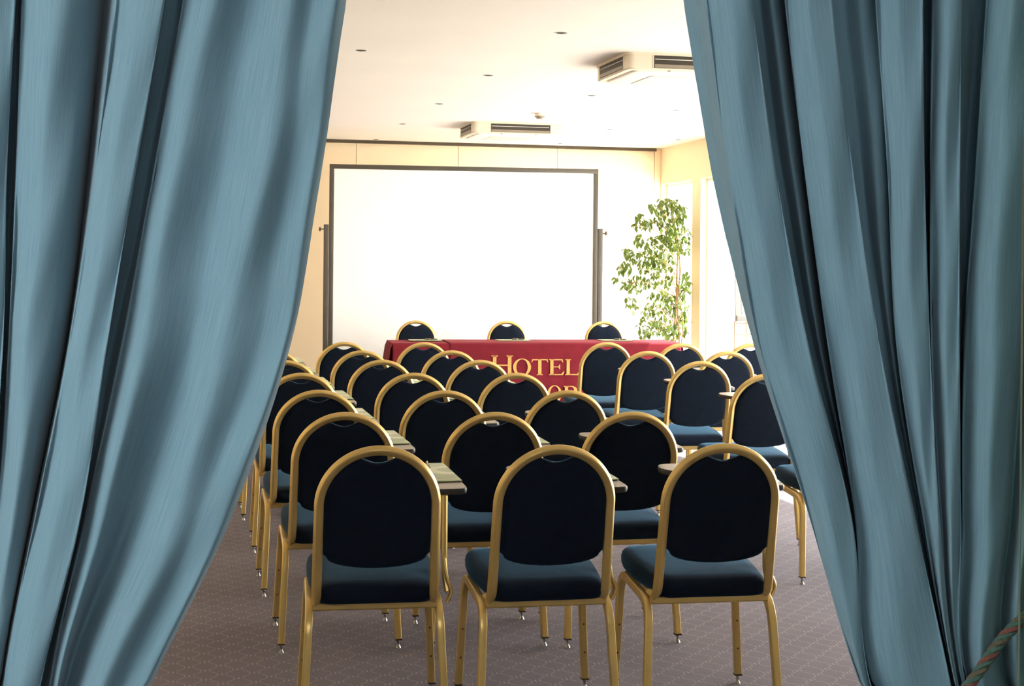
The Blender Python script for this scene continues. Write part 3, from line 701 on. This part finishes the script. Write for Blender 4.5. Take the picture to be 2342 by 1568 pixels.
# ------------------------------------------------------------------ projection screen
SY = 15.0; ZT = at(754, 375, SY).z; sl_ = at(754, 375, SY); sr_ = onz(1368, 387, ZT); sv = sr_-sl_; A_S = math.atan2(sv.y, sv.x); sw = sv.length; sl_.z = 0
scr = empty('projection_screen', sl_, A_S); tag(scr, 'large white projection screen in dark frame on two upright posts', 'screen')
zt, zb = ZT, .42; ft = .046
b_ = boxm((sw/2, 0, (zt+zb)/2), (sw-ft*1.6, .012, zt-zb-ft*1.6)); finish('screen_fabric', b_, 'screen', scr, smooth=False)
for c_, s_ in (((sw/2, 0, zt-ft/2), (sw, .04, ft)), ((sw/2, 0, zb+ft/2), (sw, .04, ft)), ((ft/2, 0, (zt+zb)/2), (ft, .04, zt-zb-2*ft)), ((sw-ft/2, 0, (zt+zb)/2), (ft, .04, zt-zb-2*ft))):
    b_ = boxm(c_, s_, bevel=.004); finish('frame_bar', b_, 'screenframe', scr)
for sx, x in ((-1, -.028), (1, sw+.028)):
    zp = at(748, 513, SY).z if sx < 0 else at(1370, 523, sr_.y).z
    b_ = boxm((x, 0, zp/2), (.05, .05, zp), bevel=.004); up = finish('upright_post', b_, 'screenframe', scr)
    b_ = bmesh.new(); lathe(b_, [(.006, 0), (.006, .03), (.022, .03), (.022, .045), (.014, .05)], 10, Matrix.Translation((x+sx*.025, 0, zp-.048)) @ Matrix.Rotation(sx*math.pi/2, 4, 'Y')); finish('knob', b_, 'trackmetal', up)
    b_ = boxm((x, 0, .02), (.06, .7, .04), bevel=.005); finish('foot', b_, 'screenframe', scr)

# ------------------------------------------------------------------ ceiling air conditioners
def ac(near_left, width, length_l, label):
    root = empty('ceiling_air_conditioner', (*near_left, CEIL), A_ROOM); tag(root, label, 'air conditioner', 'ceiling air conditioners')
    H = .108; D = .90
    def pl(g): return rpoly([(-g, -g), (width+g, -g), (width+g, D+g), (.27, D+g), (-g, length_l+g)], [.05, .04, .1, .12, .05], 6)
    b_ = bmesh.new(); prism(b_, pl(.006), -.016, 0); finish('top_plate', b_, 'acbody', root, angle=30)
    b_ = bmesh.new(); loops_solid(b_, [[Vector((x, y, z)) for x, y in pl(g)] for g, z in ((0, -.016), (0, -H+.008), (-.006, -H))]); finish('housing', b_, 'acbody', root, angle=30)
    b_ = bmesh.new(); loops_solid(b_, [[Vector((x, y, z)) for x, y in pl(g)] for g, z in ((-.05, -H+.001), (-.055, -H-.008), (-.065, -H-.012))]); fp_ = finish('front_panel', b_, 'white', root, angle=30)
    b_ = bmesh.new(); prism(b_, rpoly([(.22, .2), (width-.22, .2), (width-.22, .66), (.22, .66)], .03), -H-.016, -H-.010); finish('intake_grille', b_, 'acbody', root, angle=30)
    # front louver
    def louver(org, dx, L):
        dx = Vector(dx); nrm = Vector((dx.y, -dx.x, 0))
        def bx(n_, m_, u0, u1, z0, z1, p0, p1, par):
            q = bmesh.new(); o_ = Vector(org); f_ = lambda u, p, z: o_+dx*u+nrm*p+Vector((0, 0, z))
            hexa(q, [f_(u0, p0, z0), f_(u1, p0, z0), f_(u1, p1, z0), f_(u0, p1, z0), f_(u0, p0, z1), f_(u1, p0, z1), f_(u1, p1, z1), f_(u0, p1, z1)]); return finish(n_, q, m_, par, smooth=False)
        r_ = bx('louver_recess', 'acdark', 0, L, -H+.012, -.015, -.01, .0012, root)
        bx('flap', 'acflap', .006, L-.006, -H+.014, -H+.036, -.01, .006, r_); bx('flap_rod', 'white', .008, L-.014, -H+.066, -H+.070, -.01, .006, r_)
        bx('surround', 'acbody', -.006, 0, -H+.010, -.013, -.01, .004, r_); bx('surround', 'acbody', L, L+.006, -H+.010, -.013, -.01, .004, r_)
    louver((.17, 0, 0), (1, 0, 0), width-.315)
    louver((0, length_l-.09, 0), (0, -1, 0), length_l-.19)
    for x in (.28, width-.28):
        b_ = bmesh.new(); lathe(b_, [(.011, -H-.005), (.011, -H+.01)], 10, Matrix.Translation((x, .02, 0))); finish('screw_cover', b_, 'acflap', root)
    return root
ac(onz(1083, 277, CEIL)[:2], .90, .70, 'ivory ceiling air conditioner near the white screen, the smaller looking one')
ac(onz(1437, 118, CEIL)[:2], .90, .72, 'ivory ceiling air conditioner partly hidden by right curtain, the nearer one')

# ------------------------------------------------------------------ ceiling spotlights, smoke detector
lights = [(826, 115, 'recessed ceiling spotlight beside the left curtain, leftmost of the near ones'), (1284, 75, 'recessed ceiling spotlight above and left of the nearer air conditioner, topmost in view'),
          (1117, 172, 'recessed ceiling spotlight alone in the middle of the ceiling'), (1353, 218, 'recessed ceiling spotlight just beyond the nearer air conditioner'),
          (1005, 237, 'recessed ceiling spotlight up and left of the far air conditioner'), (1547, 251, 'recessed ceiling spotlight under nearer air conditioner beside right curtain'),
          (921, 283, 'recessed ceiling spotlight left of the far air conditioner'), (1394, 296, 'recessed ceiling spotlight right of the far air conditioner'),
          (860, 318, 'recessed ceiling spotlight by the back track above the screen left end'), (1551, 319, 'recessed ceiling spotlight in the far right ceiling corner'),
          (1281, 327, 'recessed ceiling spotlight by the back track behind far air conditioner')]
lp_ = None
for x, y, lab in lights:
    X, Y = onz(x, y, CEIL)[:2]
    if lp_ is None:
        lp_ = empty('ceiling_spotlight', (X, Y, CEIL)); o = lp_
        b_ = bmesh.new(); k = 24; rr_ = [(.046, 0), (.046, -.0015), (.041, -.0028), (.036, -.002), (.035, -.001)]
        rings = [[b_.verts.new((r*math.cos(2*math.pi*i/k), r*math.sin(2*math.pi*i/k), z)) for i in range(k)] for r, z in rr_]
        for a, c_ in zip(rings, rings[1:]):
            for j in range(k): b_.faces.new([a[j], a[(j+1) % k], c_[(j+1) % k], c_[j]])
        finish('trim_ring', b_, 'white', lp_)
        b_ = bmesh.new(); lathe(b_, [(.035, -.0012), (.026, -.0035), (.012, -.0055), (.003, -.006)], 16); finish('lamp_face', b_, 'acdark', lp_)
    else: o = copy_tree(lp_); o.location = (X, Y, CEIL)
    tag(o, lab, 'spotlight', 'recessed ceiling spotlights')
sm_ = empty('smoke_detector', onz(1235, 259, CEIL)); tag(sm_, 'round ivory smoke detector on the ceiling above the far air conditioner', 'smoke detector')
b_ = bmesh.new(); lathe(b_, [(.045, 0), (.045, -.026), (.040, -.030)], 20); finish('base', b_, 'acbody', sm_)
b_ = bmesh.new(); lathe(b_, [(.05, -.030), (.05, -.034), (.034, -.036), (.032, -.048), (.026, -.05)], 20); finish('sensor_head', b_, 'acflap', sm_)

# ------------------------------------------------------------------ ficus tree
FY = 15.95
def fp3(zx, zy, dy=0.0):
    px, py = 1360+zx/3.5625, 380+zy/3.5625; return at(px, py, FY+dy)
base = fp3(660, 1420); base.z = 0
fic = empty('ficus_tree', base); tag(fic, 'tall potted ficus with loose drooping green leaves by the far window', 'plant')
b_ = bmesh.new(); lathe(b_, [(.12, 0), (.17, .25), (.18, .28), (.185, .28), (.185, .31), (.165, .31), (.16, .27)], 24); pot = finish('pot', b_, 'pot', fic)
b_ = bmesh.new(); lathe(b_, [(.155, .25), (.15, .275), (.05, .285)], 20); finish('soil', b_, 'soil', pot)
clusters = [(560, 330, 120, 65, 34), (620, 300, 90, 40, 14), (370, 440, 45, 50, 14), (440, 470, 60, 45, 14), (600, 450, 130, 70, 34), (690, 400, 55, 70, 16), (720, 350, 35, 40, 8), (555, 640, 150, 80, 60), (720, 650, 60, 65, 26), (740, 540, 40, 60, 12), (650, 560, 80, 60, 26),
            (350, 600, 40, 60, 12), (330, 500, 20, 40, 5), (400, 740, 130, 65, 40), (280, 700, 40, 40, 12), (240, 830, 65, 55, 22), (170, 920, 22, 22, 4), (560, 790, 100, 80, 34), (450, 830, 90, 50, 22), (340, 960, 100, 70, 26), (250, 960, 40, 50, 8), (490, 930, 70, 60, 14), (620, 940, 60, 60, 12), (740, 930, 40, 70, 16),
            (540, 1060, 110, 50, 22), (740, 1030, 40, 50, 10), (285, 1105, 38, 45, 10), (330, 1155, 24, 40, 4), (510, 1170, 120, 70, 32), (630, 1140, 70, 80, 22), (735, 1160, 38, 110, 18), (430, 1290, 80, 95, 30), (560, 1310, 100, 70, 26), (700, 1300, 70, 90, 20), (400, 1390, 40, 25, 6), (620, 1390, 60, 40, 8), (560, 400, 60, 40, 8)]
# stems
b_ = bmesh.new()
def stemp(pts, r0, r1):
    P = [Vector(p)-base for p in pts]; path = []
    for i in range(25):
        t = (len(P)-1)*i/24; path.append(Vector([catmull([p[k] for p in P], min(t, len(P)-1.001)) for k in range(3)]))
    n_ = Vector((0, 1, 0)); rings = []
    for i, p in enumerate(path):
        t = (path[min(i+1, 24)]-path[max(i-1, 0)]).normalized(); n_ = (n_-t*n_.dot(t)).normalized(); bb = t.cross(n_); r = r0+(r1-r0)*i/24
        rings.append([b_.verts.new(p+(n_*math.cos(a)+bb*math.sin(a))*r) for a in [2*math.pi*q/6 for q in range(6)]])
    for a, c_ in zip(rings, rings[1:]):
        for j in range(6): b_.faces.new([a[j], a[(j+1) % 6], c_[(j+1) % 6], c_[j]])
    b_.faces.new(rings[0][::-1]); b_.faces.new(rings[-1])
s0 = base+Vector((0, 0, .27))
stemp([s0+Vector((-.03, 0, 0)), fp3(645, 1400), fp3(665, 1150), fp3(670, 900), fp3(680, 640), fp3(640, 420), fp3(620, 330)], .017, .006)
stemp([s0+Vector((.03, .02, 0)), fp3(690, 1380, .04), fp3(672, 1120, .05), fp3(695, 860, .04), fp3(672, 620, .05), fp3(560, 430, .04), fp3(540, 330, .05)], .013, .005)
stemp([s0+Vector((0, -.03, 0)), fp3(715, 1380, -.05), fp3(718, 1250, -.04), fp3(690, 1000, -.04), fp3(720, 700, -.03), fp3(740, 520, -.04)], .010, .004)
finish('trunk', b_, 'bark', fic)
b_ = bmesh.new()
for cx, cy, rx, ry, n_ in clusters:
    dy = random.uniform(-.15, .15); sx = 675
    stemp([fp3(sx, min(1380, cy+160)), fp3((sx+cx)/2, (cy+min(1380, cy+160))/2-55, dy*.5), fp3(cx, cy-ry*.3, dy), fp3(cx+(cx-sx)*.15, cy+ry*.7, dy)], .006, .002)
finish('branches', b_, 'bark', fic)
def leaf_mesh():
    q = bmesh.new(); L = 1.0; mid = []; sides = []
    prof = [(0, .012), (.18, .2), (.38, .27), (.62, .22), (.85, .09), (1.0, .008)]
    for t, w in prof:
        z = -t; y = .18*math.sin(t*2.2)
        sides.append([q.verts.new((-w, y-.06*w/.27, z)), q.verts.new((0, y, z)), q.verts.new((w, y-.06*w/.27, z))])
    for a, c_ in zip(sides, sides[1:]):
        for j in range(2): q.faces.new([a[j], a[j+1], c_[j+1], c_[j]])
    me = bpy.data.meshes.new('leaf'); q.to_mesh(me); q.free()
    for p in me.polygons: p.use_smooth = True
    me.materials.append(M['leaf']); return me
lm = leaf_mesh(); pl_ = []
wall_n = RV
for cx, cy, rx, ry, n_ in clusters:
    for _ in range(int(n_*2.2)):
        a, r = random.uniform(0, 2*math.pi), math.sqrt(random.random()); dy = random.gauss(0, .16)
        p = fp3(cx+rx*r*math.cos(a), cy+ry*r*math.sin(a)-10, max(-.42, min(.22, dy)))
        rr_ = (p-P0).dot(RV)                                                 # keep the leaves inside the window wall
        if rr_ > -.04: p -= RV*(rr_+.04)
        ff_ = (p-P0).dot(FV)
        if ff_ > -.12: p -= FV*(ff_+.12)
        pl_.append(p)
random.shuffle(pl_)
def leaf_matrix(p):
    s = random.uniform(.052, .078)
    return Matrix.Translation(p-base) @ Matrix.Rotation(random.uniform(0, 6.28), 4, 'Z') @ Matrix.Rotation(random.uniform(-.2, 1.0), 4, 'X') @ Matrix.Scale(s, 4)
for p in pl_[:295]:
    o = bpy.data.objects.new('leaf', lm); COL.objects.link(o); o.parent = fic; o.matrix_local = leaf_matrix(p)
b_ = bmesh.new()
for p in pl_[295:]:
    q = bmesh.new(); q.from_mesh(lm); q.transform(leaf_matrix(p)); t_ = bpy.data.meshes.new('t'); q.to_mesh(t_); q.free(); b_.from_mesh(t_); bpy.data.meshes.remove(t_)
o = finish('foliage', b_, 'leaf', fic, angle=180); o['kind'] = 'stuff'

# ------------------------------------------------------------------ flip chart easel by the windows
EY = 13.0; ex = at(1681, 730, EY).x
fc = empty('flip_chart', (ex, EY, 0)); tag(fc, 'flip chart easel with white pad standing by the windows beside right curtain', 'easel')
W_ = .70; lean = .10
def lz(z): return lean*(z-1.0)
b_ = bmesh.new(); hexa(b_, [Vector(p) for p in ((.02, 0, 1.0), (W_-.02, 0, 1.0), (W_-.02, .01, 1.0), (.02, .01, 1.0), (.02, lz(1.9), 1.9), (W_-.02, lz(1.9), 1.9), (W_-.02, lz(1.9)+.01, 1.9), (.02, lz(1.9)+.01, 1.9))]); finish('board', b_, 'white', fc, smooth=False)
b_ = bmesh.new(); hexa(b_, [Vector(p) for p in ((.06, -.012, 1.06), (W_-.06, -.012, 1.06), (W_-.06, -.002, 1.06), (.06, -.002, 1.06), (.06, lz(1.86)-.012, 1.86), (W_-.06, lz(1.86)-.012, 1.86), (W_-.06, lz(1.86)-.002, 1.86), (.06, lz(1.86)-.002, 1.86))]); finish('paper_pad', b_, 'whitepaper', fc, smooth=False)
for x in (.01, W_-.01):
    b_ = bmesh.new(); sweep(b_, [(x, 0, 1.0), (x, lz(1.9), 1.9)], (1, 0, 0), .018, .018); finish('frame_bar', b_, 'beige', fc)
b_ = bmesh.new(); box(b_, (W_/2, -.03, 1.03), (W_-.02, .07, .05), bevel=.004); finish('pen_tray', b_, 'tray', fc)
for z in (.983, .885):
    b_ = bmesh.new(); sweep(b_, [(0, .0, z), (W_, .0, z)], (0, 0, 1), .016, .016); finish('cross_bar', b_, 'beige', fc)
for x, y1 in ((.0, -.05), (W_, -.05)):
    b_ = bmesh.new(); sweep(b_, [(x, 0, 1.0), (x-.01 if x == 0 else x+.01, y1, 0)], (1, 0, 0), .018, .018); finish('leg', b_, 'beige', fc)
b_ = bmesh.new(); sweep(b_, [(W_/2, .03, 1.0), (W_/2, .5, 0)], (1, 0, 0), .018, .018); finish('leg', b_, 'blackmetal', fc)
